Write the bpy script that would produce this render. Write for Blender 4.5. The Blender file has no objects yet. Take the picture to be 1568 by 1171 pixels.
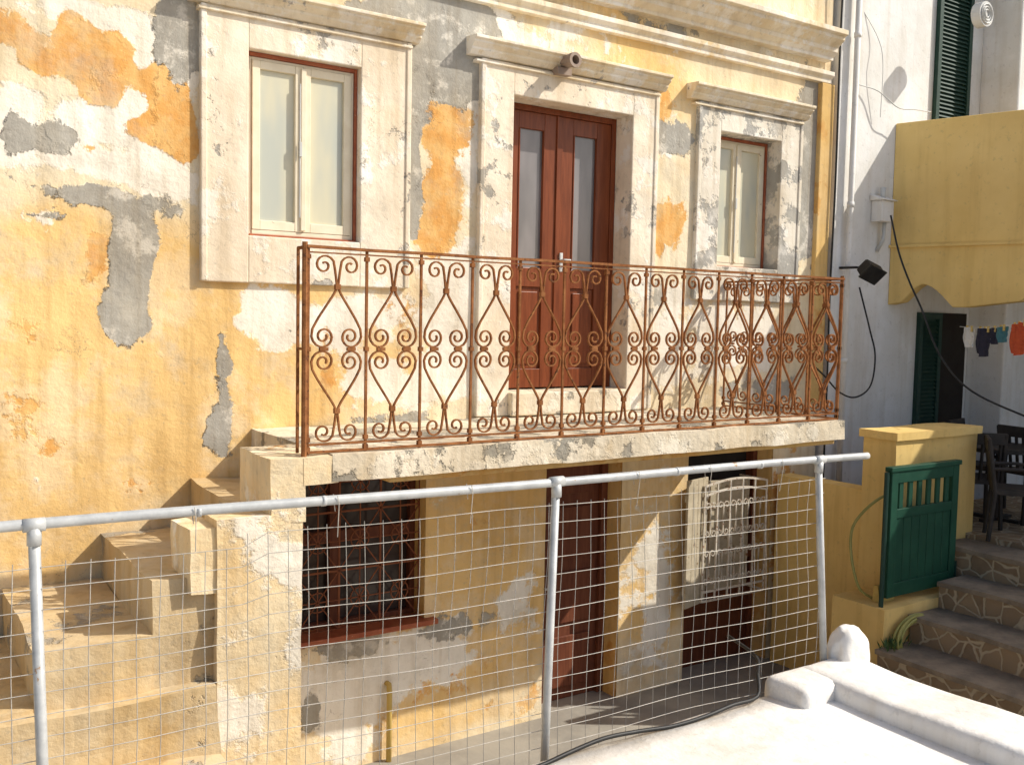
import bpy, bmesh, math, random
from mathutils import Vector, Matrix, noise
random.seed(7)
S = bpy.context.scene
# ---------------------------------------------------------------- camera survey
FPX = 1480.0
yaw = math.radians(34.0); pit = math.radians(3.83); rol = math.radians(1.15)
C = Vector((0, -6.5, 0))
Fh = Vector((math.sin(yaw), math.cos(yaw), 0)); R0 = Vector((math.cos(yaw), -math.sin(yaw), 0))
fwd = Fh*math.cos(pit) + Vector((0, 0, -math.sin(pit)))
U0 = R0.cross(fwd)
rgt = R0*math.cos(rol) + U0*math.sin(rol)
up = U0*math.cos(rol) - R0*math.sin(rol)
def ray(px, py): return fwd + rgt*((px-784)/FPX) + up*((585.5-py)/FPX)
def W(px, py, y=0.0):
    d = ray(px, py); p = C + d*((y-C.y)/d.y); return p.x, p.z
def D(px, py, dep): return C + ray(px, py)*dep

# ---------------------------------------------------------------- mesh helpers
def empty(name):
    e = bpy.data.objects.new(name, None); S.collection.objects.link(e); return e
def obj(name, bm, mat, parent=None, bevel=0, smooth=False):
    bmesh.ops.recalc_face_normals(bm, faces=bm.faces)
    me = bpy.data.meshes.new(name); bm.to_mesh(me); bm.free()
    o = bpy.data.objects.new(name, me); S.collection.objects.link(o)
    if mat: me.materials.append(mat)
    if parent: o.parent = parent
    if smooth:
        for p in me.polygons: p.use_smooth = True
    if bevel:
        m = o.modifiers.new('b', 'BEVEL'); m.width = bevel; m.segments = 2; m.limit_method = 'ANGLE'
    return o
def box(bm, x0, x1, y0, y1, z0, z1):
    v = [bm.verts.new(p) for p in ((x0,y0,z0),(x1,y0,z0),(x1,y1,z0),(x0,y1,z0),(x0,y0,z1),(x1,y0,z1),(x1,y1,z1),(x0,y1,z1))]
    for f in ((0,1,2,3),(4,5,6,7),(0,1,5,4),(1,2,6,5),(2,3,7,6),(3,0,4,7)): bm.faces.new([v[i] for i in f])
def prism(bm, x0, x1, prof):
    a = [bm.verts.new((x0, y, z)) for y, z in prof]; b = [bm.verts.new((x1, y, z)) for y, z in prof]
    n = len(prof); bm.faces.new(a); bm.faces.new(b)
    for i in range(n): bm.faces.new((a[i], a[(i+1)%n], b[(i+1)%n], b[i]))
def tube(bm, pts, r, n=6, cap=True):
    pts = [Vector(p) for p in pts]; rings = []; nor = None
    for i, p in enumerate(pts):
        t = (pts[min(i+1, len(pts)-1)] - pts[max(i-1, 0)])
        t = t.normalized() if t.length > 1e-9 else Vector((0, 0, 1))
        if nor is None:
            nor = t.cross(Vector((0, 0, 1)))
            if nor.length < .05: nor = t.cross(Vector((1, 0, 0)))
        nor = (nor - t*nor.dot(t)).normalized(); b = t.cross(nor)
        rr = r[i] if isinstance(r, (list, tuple)) else r
        rings.append([bm.verts.new(p + (nor*math.cos(a)+b*math.sin(a))*rr) for a in [2*math.pi*k/n for k in range(n)]])
    for A, B in zip(rings, rings[1:]):
        for k in range(n): bm.faces.new((A[k], A[(k+1)%n], B[(k+1)%n], B[k]))
    if cap: bm.faces.new(rings[0]); bm.faces.new(rings[-1])
def ribbon(bm, pts, mp, win, wout):
    rings = []
    for i, (s, z) in enumerate(pts):
        a = pts[max(i-1, 0)]; b = pts[min(i+1, len(pts)-1)]
        tx, tz = b[0]-a[0], b[1]-a[1]; L = math.hypot(tx, tz) or 1
        nx, nz = -tz/L*win/2, tx/L*win/2
        rings.append([bm.verts.new(mp(s+nx*k, z+nz*k, o*wout/2)) for k, o in ((1,1),(1,-1),(-1,-1),(-1,1))])
    for A, B in zip(rings, rings[1:]):
        for k in range(4): bm.faces.new((A[k], A[(k+1)%4], B[(k+1)%4], B[k]))
    bm.faces.new(rings[0]); bm.faces.new(rings[-1])
def catmull(P, n=6):
    P = [Vector(p) for p in P]; Q = [P[0]*2-P[1]] + P + [P[-1]*2-P[-2]]; out = []
    for i in range(1, len(Q)-2):
        a, b, c, d = Q[i-1:i+3]
        for k in range(n):
            t = k/n
            out.append(.5*((2*b)+(c-a)*t+(2*a-5*b+4*c-d)*t*t+(3*b-a-3*c+d)*t*t*t))
    out.append(P[-1]); return out
def lump(bm, x0, x1, y0, y1, z0, z1, step=.12, amp=.012, seed=0):
    """box with gridded faces, irregular like hand-plastered masonry"""
    b2 = bmesh.new()
    def ax(a, b): n = max(1, int(round((b-a)/step))); return [a+(b-a)*i/n for i in range(n+1)]
    X, Y, Z = ax(x0, x1), ax(y0, y1), ax(z0, z1)
    def grid(A, B, f):
        vs = [[b2.verts.new(f(a, b)) for b in B] for a in A]
        for i in range(len(A)-1):
            for j in range(len(B)-1): b2.faces.new((vs[i][j], vs[i+1][j], vs[i+1][j+1], vs[i][j+1]))
    for z in (z0, z1): grid(X, Y, lambda a, b: (a, b, z))
    for y in (y0, y1): grid(X, Z, lambda a, b: (a, y, b))
    for x in (x0, x1): grid(Y, Z, lambda a, b: (x, a, b))
    bmesh.ops.remove_doubles(b2, verts=b2.verts, dist=1e-4)
    for v in b2.verts:
        v.co += noise.noise_vector(v.co*2.3+Vector((seed, 0, 0)))*amp + noise.noise_vector(v.co*7+Vector((0, seed, 0)))*amp*.35
    m = bpy.data.meshes.new('t'); b2.to_mesh(m); b2.free(); bm.from_mesh(m); bpy.data.meshes.remove(m)

# ---------------------------------------------------------------- materials
def nd(nt, t, ins=None, **pr):
    n = nt.nodes.new('ShaderNode'+t)
    for k, v in pr.items(): setattr(n, k, v)
    for k, v in (ins or {}).items():
        if isinstance(v, bpy.types.NodeSocket): nt.links.new(v, n.inputs[k])
        else: n.inputs[k].default_value = v
    return n
def c4(c): return (c[0], c[1], c[2], 1)
def base(name, rough=.85, spec=.25):
    m = bpy.data.materials.new(name); m.use_nodes = True; nt = m.node_tree
    b = nt.nodes['Principled BSDF']; b.inputs['Roughness'].default_value = rough
    b.inputs['Specular IOR Level'].default_value = spec
    co = nt.nodes.new('ShaderNodeTexCoord').outputs['Object']
    return m, nt, b, co
def mixc(nt, f, a, b, mode='MIX'):
    n = nt.nodes.new('ShaderNodeMix'); n.data_type = 'RGBA'; n.blend_type = mode
    for i, v in ((0, f), (6, a), (7, b)):
        if isinstance(v, bpy.types.NodeSocket): nt.links.new(v, n.inputs[i])
        else: n.inputs[i].default_value = c4(v) if isinstance(v, (tuple, list)) else v
    return n.outputs[2]
def nz(nt, co, scale, detail=4, rough=.6, off=(0,0,0), dist=0):
    mp = nd(nt, 'VectorMath', {0: co, 1: off}, operation='ADD')
    return nd(nt, 'TexNoise', {'Vector': mp.outputs[0], 'Scale': scale, 'Detail': detail, 'Roughness': rough, 'Distortion': dist}).outputs[0]
def math_(nt, op, a, b=0.0, c=0.0):
    n = nt.nodes.new('ShaderNodeMath'); n.operation = op
    for i, v in enumerate((a, b, c)):
        if isinstance(v, bpy.types.NodeSocket): nt.links.new(v, n.inputs[i])
        else: n.inputs[i].default_value = v
    return n.outputs[0]
def step(nt, v, a, b, lo=0.0, hi=1.0):
    n = nd(nt, 'MapRange', {0: v, 1: a, 2: b, 3: lo, 4: hi}); n.interpolation_type = 'SMOOTHSTEP'; return n.outputs[0]
def mask(nt, co, field, scale, seed, amp=1.5, w=.04, det=7):
    n = nz(nt, co, scale, det, .68, (seed*3.1, seed*1.7, seed*5.3))
    s = math_(nt, 'ADD', math_(nt, 'MULTIPLY_ADD', n, amp, -.5*amp), field)
    return step(nt, s, .5-w, .5+w)
CREAM=(.88,.77,.56); YEL=(.87,.60,.26); ORG=(.77,.40,.12); WHT=(.94,.89,.79); GRY=(.41,.39,.345)
def plaster(name, fields=(.1,.15,.3,.3), attr=None, cols=(CREAM,YEL,ORG,WHT,GRY), sc=2.6, bump=.6, cracks=True, dirt=.25, fine=False):
    m, nt, b, co = base(name, .9, .15)
    if attr:
        a = nd(nt, 'Attribute', attribute_name=attr); s = nd(nt, 'SeparateColor', {0: a.outputs['Color']})
        fo, fg, fw, fy = s.outputs[0], s.outputs[1], s.outputs[2], a.outputs['Alpha']
    else: fo, fg, fw, fy = fields
    my = mask(nt, co, fy, sc*.6, 1, 1.3, .3, 4)
    col = mixc(nt, my, cols[0], cols[1])
    if attr:   # faded peach clouds in the yellow limewash
        pf = step(nt, nz(nt, co, 2.2, 6, .68, (12,3,6)), .48, .62, 0, .6)
        col = mixc(nt, pf, col, (.90,.72,.47))
    mw0 = mask(nt, co, fw, sc*.9, 2, 1.7, .06); col = mixc(nt, mw0, col, cols[3])
    mo = mask(nt, co, fo, sc, 3, 1.6, .05)
    orv = mixc(nt, step(nt, nz(nt, co, 5, 4, .65, (9,2,1)), .38, .62), cols[2], tuple(.4*p+.6*q for p, q in zip(cols[2], cols[1])))
    col = mixc(nt, mo, col, orv)
    mg = mask(nt, co, fg, sc*1.1, 4, 1.6, .04)
    gcol = mixc(nt, nz(nt, co, 9, 4, .75, (4,4,4)), tuple(x*.70 for x in cols[4]), tuple(min(1, x*1.3) for x in cols[4]))
    gcol = mixc(nt, step(nt, nz(nt, co, 3.5, 6, .7, (7,4,4)), .53, .62, 0, .5), gcol, cols[3])
    col = mixc(nt, mg, col, gcol)
    if attr or fine:
        gf = step(nt, nz(nt, co, 1.6, 6, .7, (2,9,2)), .51, .68, 0, .42)
        col = mixc(nt, gf, col, (.57,.52,.42))
    pit_ = step(nt, nz(nt, co, 18, 3, .75, (1,7,3)), .58, .70)
    col = mixc(nt, math_(nt, 'MULTIPLY', pit_, .27), col, tuple(x*.8 for x in cols[4]))
    big = step(nt, nz(nt, co, 1.1, 4, .6, (3,3,8)), .3, .7, 1-dirt, 1.0)
    st = nd(nt, 'Mapping', {'Vector': co, 'Scale': (9, 9, .7)})
    strk = step(nt, nz(nt, st.outputs[0], 1, 4, .6), .45, .72, 1.0, 1-dirt*.8)
    k = math_(nt, 'MULTIPLY', big, strk)
    cc = nt.nodes.new('ShaderNodeCombineColor')
    for i, e in enumerate((.8, 1.0, 1.3)): nt.links.new(math_(nt, 'POWER', k, e), cc.inputs[i])
    col = mixc(nt, 1.0, col, cc.outputs[0], 'MULTIPLY')
    h = math_(nt, 'MULTIPLY', nz(nt, co, 40, 3, .7), .14)
    h = math_(nt, 'ADD', h, math_(nt, 'MULTIPLY', nz(nt, co, 5.0, 5, .6, (2,2,2)), .9))
    if attr or fine:
        h = math_(nt, 'ADD', h, math_(nt, 'MULTIPLY', mg, -.5)); h = math_(nt, 'ADD', h, math_(nt, 'MULTIPLY', mw0, .16)); h = math_(nt, 'ADD', h, math_(nt, 'MULTIPLY', mo, -.15))
    if cracks:
        dv = nd(nt, 'TexNoise', {'Vector': co, 'Scale': 2.6, 'Detail': 5, 'Roughness': .7}).outputs['Color']
        wc = nd(nt, 'VectorMath', {0: dv, 1: (.8,.8,.8), 2: co}, operation='MULTIPLY_ADD')
        v = nd(nt, 'TexVoronoi', {'Vector': wc.outputs[0], 'Scale': 1.0}, feature='DISTANCE_TO_EDGE')
        cr = step(nt, v.outputs['Distance'], .001, .0055, 1, 0)
        cr = math_(nt, 'MULTIPLY', cr, step(nt, nz(nt, co, 1.9, 3, .5, (8,8,1)), .55, .62))
        col = mixc(nt, math_(nt, 'MULTIPLY', cr, .5), col, (.25,.18,.12))
    nt.links.new(col, b.inputs['Base Color'])
    bp = nd(nt, 'Bump', {'Height': h, 'Distance': .024, 'Strength': bump}); nt.links.new(bp.outputs[0], b.inputs['Normal'])
    return m
def simple(name, c1, c2, scale=6, rough=.6, bump=.2, dist=.004, metal=0, wear=None, wf=.62, sharp=.5, spec=.3):
    m, nt, b, co = base(name, rough, spec)
    col = mixc(nt, step(nt, nz(nt, co, scale, 5, .65), .5-sharp*.4, .5+sharp*.4), c1, c2)
    if wear: col = mixc(nt, step(nt, nz(nt, co, scale*2.2, 5, .7, (5,1,2)), wf, wf+.05), col, wear)
    nt.links.new(col, b.inputs['Base Color']); b.inputs['Metallic'].default_value = metal
    h = nz(nt, co, scale*6, 3, .7, (1,1,1))
    bp = nd(nt, 'Bump', {'Height': h, 'Distance': dist, 'Strength': bump}); nt.links.new(bp.outputs[0], b.inputs['Normal'])
    return m
def wood(name, c1, c2, rough=.45, stretch=(30,30,2.5)):
    m, nt, b, co = base(name, rough)
    mp = nd(nt, 'Mapping', {'Vector': co, 'Scale': stretch})
    col = mixc(nt, step(nt, nz(nt, mp.outputs[0], 1, 4, .6, dist=.6), .3, .7), c1, c2)
    nt.links.new(col, b.inputs['Base Color'])
    return m
M_facade = plaster('weathered_ochre_plaster', attr='patch', sc=2.6, bump=.75)
TC = ((.90,.80,.65),(.86,.68,.42),(.78,.48,.22),(.94,.90,.82),(.43,.405,.36))
M_trim = plaster('worn_white_trim_plaster', (.13,.31,.42,.2), sc=3.0, bump=.6, cols=TC, dirt=.24, fine=True, cracks=True)
M_trimgrey = plaster('grey_worn_trim_plaster', (.04,.46,.40,.05), sc=2.4, bump=.5, cols=((.82,.76,.65),(.8,.66,.42),(.7,.42,.16),(.90,.86,.78),(.42,.405,.37)), dirt=.25, fine=True, cracks=False)
M_cornice = plaster('cornice_plaster', (.12,.24,.45,.32), sc=3.5, bump=.45, cols=((.89,.79,.61),(.86,.66,.35),(.76,.46,.19),(.94,.88,.77),(.44,.40,.35)), cracks=False, dirt=.24)
M_pier = plaster('stair_pier_plaster', (.28,.24,.38,.42), sc=2.0, bump=.9, fine=True)
M_stair = plaster('stair_concrete', (.16,.32,.18,.5), sc=1.8, bump=.8, cols=((.64,.54,.38),(.66,.48,.24),(.6,.37,.16),(.72,.64,.50),(.38,.35,.30)), fine=True)
M_slab = plaster('balcony_slab_concrete', (.06,.40,.40,.25), sc=3, bump=.9, cols=((.76,.68,.54),(.76,.60,.38),(.60,.38,.18),(.84,.77,.64),(.36,.335,.285)), cracks=False, fine=True)
M_ochre = plaster('ochre_plaster', (.40,.10,.15,.6), sc=2, bump=.5, cols=((.78,.57,.29),(.78,.52,.2),(.66,.34,.1),(.84,.72,.5),(.44,.4,.34)), cracks=False)
M_white = plaster('whitewashed_plaster', (0,-.3,.5,0), sc=1.6, bump=.35, cols=((.80,.80,.78),(.78,.76,.71),(.7,.6,.5),(.84,.84,.83),(.5,.49,.47)), cracks=False, dirt=.14)
M_wash = plaster('whitewash_terrace', (-.5,-.5,.5,.05), sc=1.5, bump=.55, cols=((.79,.76,.72),(.74,.70,.63),(.7,.6,.5),(.83,.81,.78),(.6,.58,.54)), cracks=False, dirt=.16)
M_yellow = plaster('yellow_painted_plaster', (-.5,-.5,.05,.5), sc=1.2, bump=.25, cols=((.84,.62,.26),(.80,.57,.21),(.7,.5,.15),(.86,.70,.4),(.5,.4,.2)), cracks=False, dirt=.16)
M_ground = simple('street_concrete', (.26,.24,.21), (.36,.33,.28), 2, .9, .5, .01)
M_roof = simple('flat_roof_screed', (.5,.48,.44), (.6,.57,.52), 2, .9)
M_rust = simple('rusty_iron', (.185,.072,.028), (.33,.142,.056), 14, .92, .6, .003, 0, (.11,.05,.03), .58, .5, .08)
M_galv = simple('galvanised_pipe', (.36,.37,.375), (.50,.51,.505), 9, .5, .3, .002, .15, (.32,.21,.13), .64)
M_wire = simple('galvanised_wire', (.32,.30,.27), (.48,.45,.40), 9, .6, .1, .001, .1)
M_cream = simple('cream_window_paint', (.72,.63,.46), (.80,.72,.55), 7, .5, .25, .002, 0, (.35,.24,.14), .66)
M_redtrim = simple('red_brown_window_trim', (.30,.075,.035), (.40,.13,.06), 9, .6, .2, .002, 0, (.6,.45,.3), .66)
M_door = wood('reddish_brown_door', (.15,.038,.014), (.225,.060,.022), .32)
M_darkdoor = wood('dark_brown_door', (.12,.036,.019), (.18,.06,.03), .5)
M_lattice = simple('brown_lattice_paint', (.20,.065,.03), (.28,.10,.045), 12, .8)
M_green = simple('green_gate_paint', (.008,.052,.031), (.014,.072,.042), 5, .5, .1, .001, 0, (.07,.09,.06), .70)
M_shut = simple('dark_green_shutter', (.012,.040,.030), (.02,.055,.04), 6, .5)
M_whiteiron = simple('white_iron_paint', (.58,.52,.43), (.68,.62,.53), 12, .6, .2, .002, 0, (.30,.16,.09), .56)
M_paleshut = simple('pale_shutter_wood', (.40,.34,.24), (.52,.45,.33), 8, .7, .3, .003, 0, (.25,.18,.11), .60)
M_black = simple('black_rubber', (.015,.015,.016), (.03,.03,.03), 8, .5)
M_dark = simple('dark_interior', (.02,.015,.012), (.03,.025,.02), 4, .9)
M_grey = simple('grey_plastic', (.50,.50,.48), (.58,.58,.56), 5, .5)
M_clay = simple('clay_spout', (.30,.22,.17), (.38,.3,.24), 12, .8)
M_hose = simple('garden_hose_plastic', (.30,.28,.08), (.38,.35,.12), 6, .45)
M_ygas = simple('yellow_pipe_paint', (.55,.38,.1), (.6,.45,.16), 7, .5)
M_clothb = simple('navy_cloth', (.02,.022,.04), (.035,.035,.06), 9, .9)
M_clothr = simple('red_cloth', (.42,.07,.03), (.5,.10,.04), 9, .9)
M_clothw = simple('white_cloth', (.6,.6,.58), (.7,.7,.68), 9, .9)
M_cloth2 = simple('teal_cloth', (.05,.16,.20), (.08,.2,.24), 9, .9)
M_cushion = simple('dark_chair_wood', (.022,.019,.017), (.04,.033,.03), 9, .6)
M_leaf = simple('plant_leaf', (.035,.075,.02), (.09,.14,.04), 14, .6)
def glass(name, c1, c2, rough):
    m, nt, b, co = base(name, rough, .6)
    mp = nd(nt, 'Mapping', {'Vector': co, 'Scale': (2.5, 1, .8)})
    nt.links.new(mixc(nt, step(nt, nz(nt, mp.outputs[0], 1.3, 3, .5), .35, .65), c1, c2), b.inputs['Base Color'])
    return m
M_frost = glass('frosted_pane', (.46,.48,.42), (.62,.58,.42), .22)
M_dglass = glass('door_frosted_pane', (.16,.15,.15), (.24,.22,.22), .12)
M_bglass = glass('dark_pane', (.03,.022,.02), (.06,.04,.035), .15)
def crazy(name):
    m, nt, b, co = base(name, .85)
    dv = nd(nt, 'TexNoise', {'Vector': co, 'Scale': 4, 'Detail': 3}).outputs['Color']
    wc = nd(nt, 'VectorMath', {0: dv, 1: (.12,.12,.12), 2: co}, operation='MULTIPLY_ADD').outputs[0]
    v = nd(nt, 'TexVoronoi', {'Vector': wc, 'Scale': 6.5}, feature='DISTANCE_TO_EDGE'); v2 = nd(nt, 'TexVoronoi', {'Vector': wc, 'Scale': 6.5})
    sp = nd(nt, 'SeparateColor', {0: v2.outputs['Color']})
    st = mixc(nt, sp.outputs[0], (.17,.11,.06), (.34,.24,.14)); st = mixc(nt, nz(nt, co, 14, 4, .6), st, (.28,.21,.14))
    mo = step(nt, v.outputs['Distance'], .03, .07)
    nt.links.new(mixc(nt, mo, (.44,.36,.25), st), b.inputs['Base Color'])
    bp = nd(nt, 'Bump', {'Height': mo, 'Distance': .012, 'Strength': .6}); nt.links.new(bp.outputs[0], b.inputs['Normal'])
    return m
M_crazy = crazy('stone_step_cladding')
M_tread = simple('step_tread_stone', (.17,.135,.10), (.29,.23,.165), 5, .85, .5, .008)

G0 = -3.4      # street level (eye-relative; everything is lifted by 3.4 m at the end)
# ---------------------------------------------------------------- ground
bm = bmesh.new()
vs = [bm.verts.new(p) for p in ((-300,-300,G0),(300,-300,G0),(300,300,G0),(-300,300,G0))]; bm.faces.new(vs)
obj('ground', bm, M_ground)

# ---------------------------------------------------------------- old house
H = empty('old_plastered_house')
XR = 8.20
openings = [(2.19,3.01,.52,1.76),(4.33,5.57,-.60,1.76),(6.64,7.47,.52,1.76)]
lw0 = 2.25; lw1, _ = W(651,850); lwz0 = W(600,955)[1]
ld0, _ = W(833,900); ld1, _ = W(948,900)
rd0, _ = W(1048,900); rd1, _ = W(1176,900)
openings += [(lw0,lw1,lwz0,-1.02),(ld0,ld1,G0,-1.02),(rd0,rd1,G0,-1.12)]
def axis(a, b, st, extra):
    n = int((b-a)/st); v = [a+(b-a)*i/n for i in range(n+1)]
    v = [q for q in v if all(abs(q-e) > st*.45 for e in extra)] + list(extra)
    return sorted(v)
ex = sorted({round(e, 4) for o in openings for e in o[:2]} | {-7.0, XR}); ez = sorted({round(e, 4) for o in openings for e in o[2:]} | {G0, 4.2})
xs = [-7.0, -4.0, -2.0] + [q for q in axis(-1.0, XR, .04, [e for e in ex if e > -1])]; zs = axis(G0, 4.2, .04, ez)
blobs = dict(O=[], G=[], W=[], Y=[])
def B(k, L):
    for px, py, rx, ry, s in L:
        x, z = W(px, py); x2, _ = W(px+rx, py); _, z2 = W(px, py+ry)
        blobs[k].append((x, z, abs(x2-x), abs(z2-z), s))
B('O', [(20,45,45,40,.85),(112,48,25,35,.9),(150,100,46,36,1.0),(185,70,20,30,.7),(255,120,35,35,.95),(270,170,28,40,1.0),(222,200,45,24,1.05),(285,225,22,32,1.0),(60,95,28,22,.8),(160,150,30,16,.7),
        (680,190,42,32,1.15),(686,300,38,58,1.1),(660,375,30,30,.7),(1020,345,32,50,1.1),(1018,170,28,55,.6),(1262,200,14,110,.8),
        (190,745,50,28,.7),(50,650,60,90,.4),(30,500,34,30,.4),(100,560,90,40,.25),(700,1040,70,45,.7),(800,1090,40,40,.55),(1205,830,30,170,.9),(740,790,60,30,.4),
        (145,400,26,60,.7),(640,470,50,30,.6),(1105,480,30,30,.5),(500,560,20,70,.5),(620,560,30,50,.45),(900,15,80,20,.4),(20,800,40,40,.5),(130,230,22,14,.5),(215,20,20,14,.5)])
B('W', [(85,15,60,20,.8),(185,180,50,40,1.1),(215,105,22,40,.9),(240,262,65,38,1.0),(15,215,40,60,.8),(45,150,40,22,.7),(110,190,40,30,.7),(200,35,50,25,.8),(415,470,45,35,1.1),(430,510,30,25,.9),(295,120,14,50,.6),(130,255,60,25,.6),
        (640,140,20,22,1.0),(700,520,60,90,.8),(520,495,45,35,1.0),(560,575,60,40,.6),(1080,510,60,80,.6),(180,650,70,35,.6),(800,50,100,40,.5),(700,440,30,50,.8),(600,480,50,30,.6),
        (660,600,70,30,.5),(990,520,50,70,.7),(1170,520,60,90,.5),(600,1010,120,50,.75),(540,1090,80,60,.75),(790,930,40,50,.45),(1000,900,50,120,.55),(70,335,60,18,.5),(300,590,40,40,.6),(610,350,20,120,.6),(720,200,14,150,.6),(245,330,40,20,.5)])
B('G', [(272,62,36,62,1.3),(75,215,45,26,.7),(140,298,85,18,1.1),(60,330,50,12,.75),(20,190,16,40,.6),(205,365,32,34,1.3),(200,420,28,42,1.25),(192,490,38,44,1.3),(680,40,62,75,1.35),
        (650,25,50,40,1.0),(705,105,34,32,1.1),(632,250,16,150,.95),(1025,212,34,24,1.0),(1218,300,50,110,1.0),(1250,160,24,45,.6),(340,600,20,70,.8),(325,660,20,30,.75),(545,985,60,20,.8),
        (475,1095,16,30,1.0),(1000,440,30,30,.6),(1180,600,70,30,.6),(1130,250,30,60,.6),(600,640,100,14,.6),(530,430,30,20,.5),(590,20,60,20,.6),(270,330,22,14,.5),(1000,30,60,25,.55),(340,520,12,40,.5),(700,960,50,24,.5),(800,860,20,60,.4)])
B('Y', [(100,450,230,110,.9),(120,640,260,150,.7),(360,560,110,110,.75),(900,40,150,55,.45),(560,530,140,90,.5),(740,830,90,130,.9),(740,990,120,60,.5),(1000,850,60,150,.6),(1010,130,50,60,.6),(60,820,120,60,.5),(620,1120,120,50,.3)])
def fld(k, x, z):
    t = 0
    for cx, cz, rx, rz, s in blobs[k]:
        d = ((x-cx)/rx)**2+((z-cz)/rz)**2
        if d < 7: t += s*math.exp(-d*.75)
    return min(t, 1.25)
bm = bmesh.new(); lay = bm.verts.layers.float_color.new('patch')
gr = []
for x in xs:
    col = []
    for z in zs:
        v = bm.verts.new((x, .006*noise.noise(Vector((x*1.5, 0, z*1.5))), z))
        up_ = min(1, max(0, (z-.3)/.6)); mid_ = 1 if z > -1 else 0
        bw = .18+.14*up_ if mid_ else .24
        if x < 2 and mid_: bw = .06+.13*up_
        bg = .12+.05*up_ if mid_ else .13
        if x < 2: bg = .04+.06*up_
        v[lay] = (.06+fld('O', x, z)*.75, bg+fld('G', x, z)*.74, bw+fld('W', x, z)*.62, (.14 if z > -1 else .24)+fld('Y', x, z)); col.append(v)
    gr.append(col)
for i in range(len(xs)-1):
    for j in range(len(zs)-1):
        cx, cz = (xs[i]+xs[i+1])/2, (zs[j]+zs[j+1])/2
        if any(o[0] < cx < o[1] and o[2] < cz < o[3] for o in openings): continue
        bm.faces.new((gr[i][j], gr[i+1][j], gr[i+1][j+1], gr[i][j+1]))
obj('front_wall', bm, M_facade, H)
bm = bmesh.new(); box(bm, -7, XR, .37, 7, G0, 4.2); box(bm, XR-.1, XR-.002, .01, .37, G0, 4.2); box(bm, -7, -6.9, .01, .37, G0, 4.2)
obj('body', bm, M_roof, H)
bm = bmesh.new(); box(bm, -7.05, XR+.03, -.04, 7.05, 4.2, 4.32); obj('roof_coping', bm, M_cornice, H, .01)

def surround(nm, xo0, xo1, x0, x1, z0, z1, ztop, zbot, dep, mat, sill=True):
    bm = bmesh.new()
    box(bm, xo0, x0, -.035, dep+.08, zbot, ztop); box(bm, x1, xo1, -.035, dep+.08, zbot, ztop)
    box(bm, x0-.002, x1+.002, -.0345, dep+.08, z1, ztop-.002)
    if sill: box(bm, x0-.002, x1+.002, -.034, dep+.08, zbot+.002, z0)
    box(bm, xo0-.012, xo0+.03, -.046, .01, zbot+.004, ztop-.004); box(bm, xo1-.03, xo1+.012, -.046, .01, zbot+.004, ztop-.004)
    obj(nm, bm, mat, H, .008)
surround('left_window_surround', 1.88, 3.40, 2.19, 3.01, .52, 1.76, 2.0, .20, .10, M_trim)
surround('door_surround', 4.03, 5.85, 4.33, 5.57, -.6, 1.76, 2.0, -.79, .24, M_trim, False)
surround('right_window_surround', 6.36, 7.76, 6.64, 7.47, .52, 1.76, 2.0, .20, .19, M_trimgrey)
bm = bmesh.new(); box(bm, 4.32, 5.58, -.10, .5, -.79, -.602); obj('door_threshold', bm, M_slab, H, .012)
def cornice(nm, x0, x1, zt, k=1.0):
    bm = bmesh.new()
    prism(bm, x0, x1, [(.02, zt), (-.15*k, zt-.012), (-.15*k, zt-.035), (-.125*k, zt-.045), (-.125*k, zt-.06), (-.085*k, zt-.09), (-.085*k, zt-.105), (-.055*k, zt-.14), (.02, zt-.14)])
    prism(bm, x0+.06, x1-.06, [(.02, zt-.165), (-.058, zt-.165), (-.058, zt-.185), (.02, zt-.19)])
    obj(nm, bm, M_cornice, H, .004)
cornice('left_window_cornice', 1.79, 3.47, 2.14); cornice('door_cornice', 3.90, 5.92, 2.145); cornice('right_window_cornice', 6.22, 7.82, 2.14)
bm = bmesh.new()
prism(bm, -7, XR-.08, [(.02, 2.90), (-.26, 2.88), (-.26, 2.835), (-.22, 2.82), (-.22, 2.79), (-.14, 2.73), (-.14, 2.69), (-.09, 2.65), (-.09, 2.62), (.02, 2.62)])
prism(bm, -7, XR-.03, [(.02, 2.53), (-.075, 2.52), (-.075, 2.48), (-.045, 2.45), (-.045, 2.41), (.02, 2.405)])
obj('main_cornice', bm, M_cornice, H, .004)
bm = bmesh.new(); box(bm, 8.02, XR+.012, -.05, .02, -.8, 2.405); obj('corner_pilaster', bm, M_ochre, H, .008)

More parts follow.
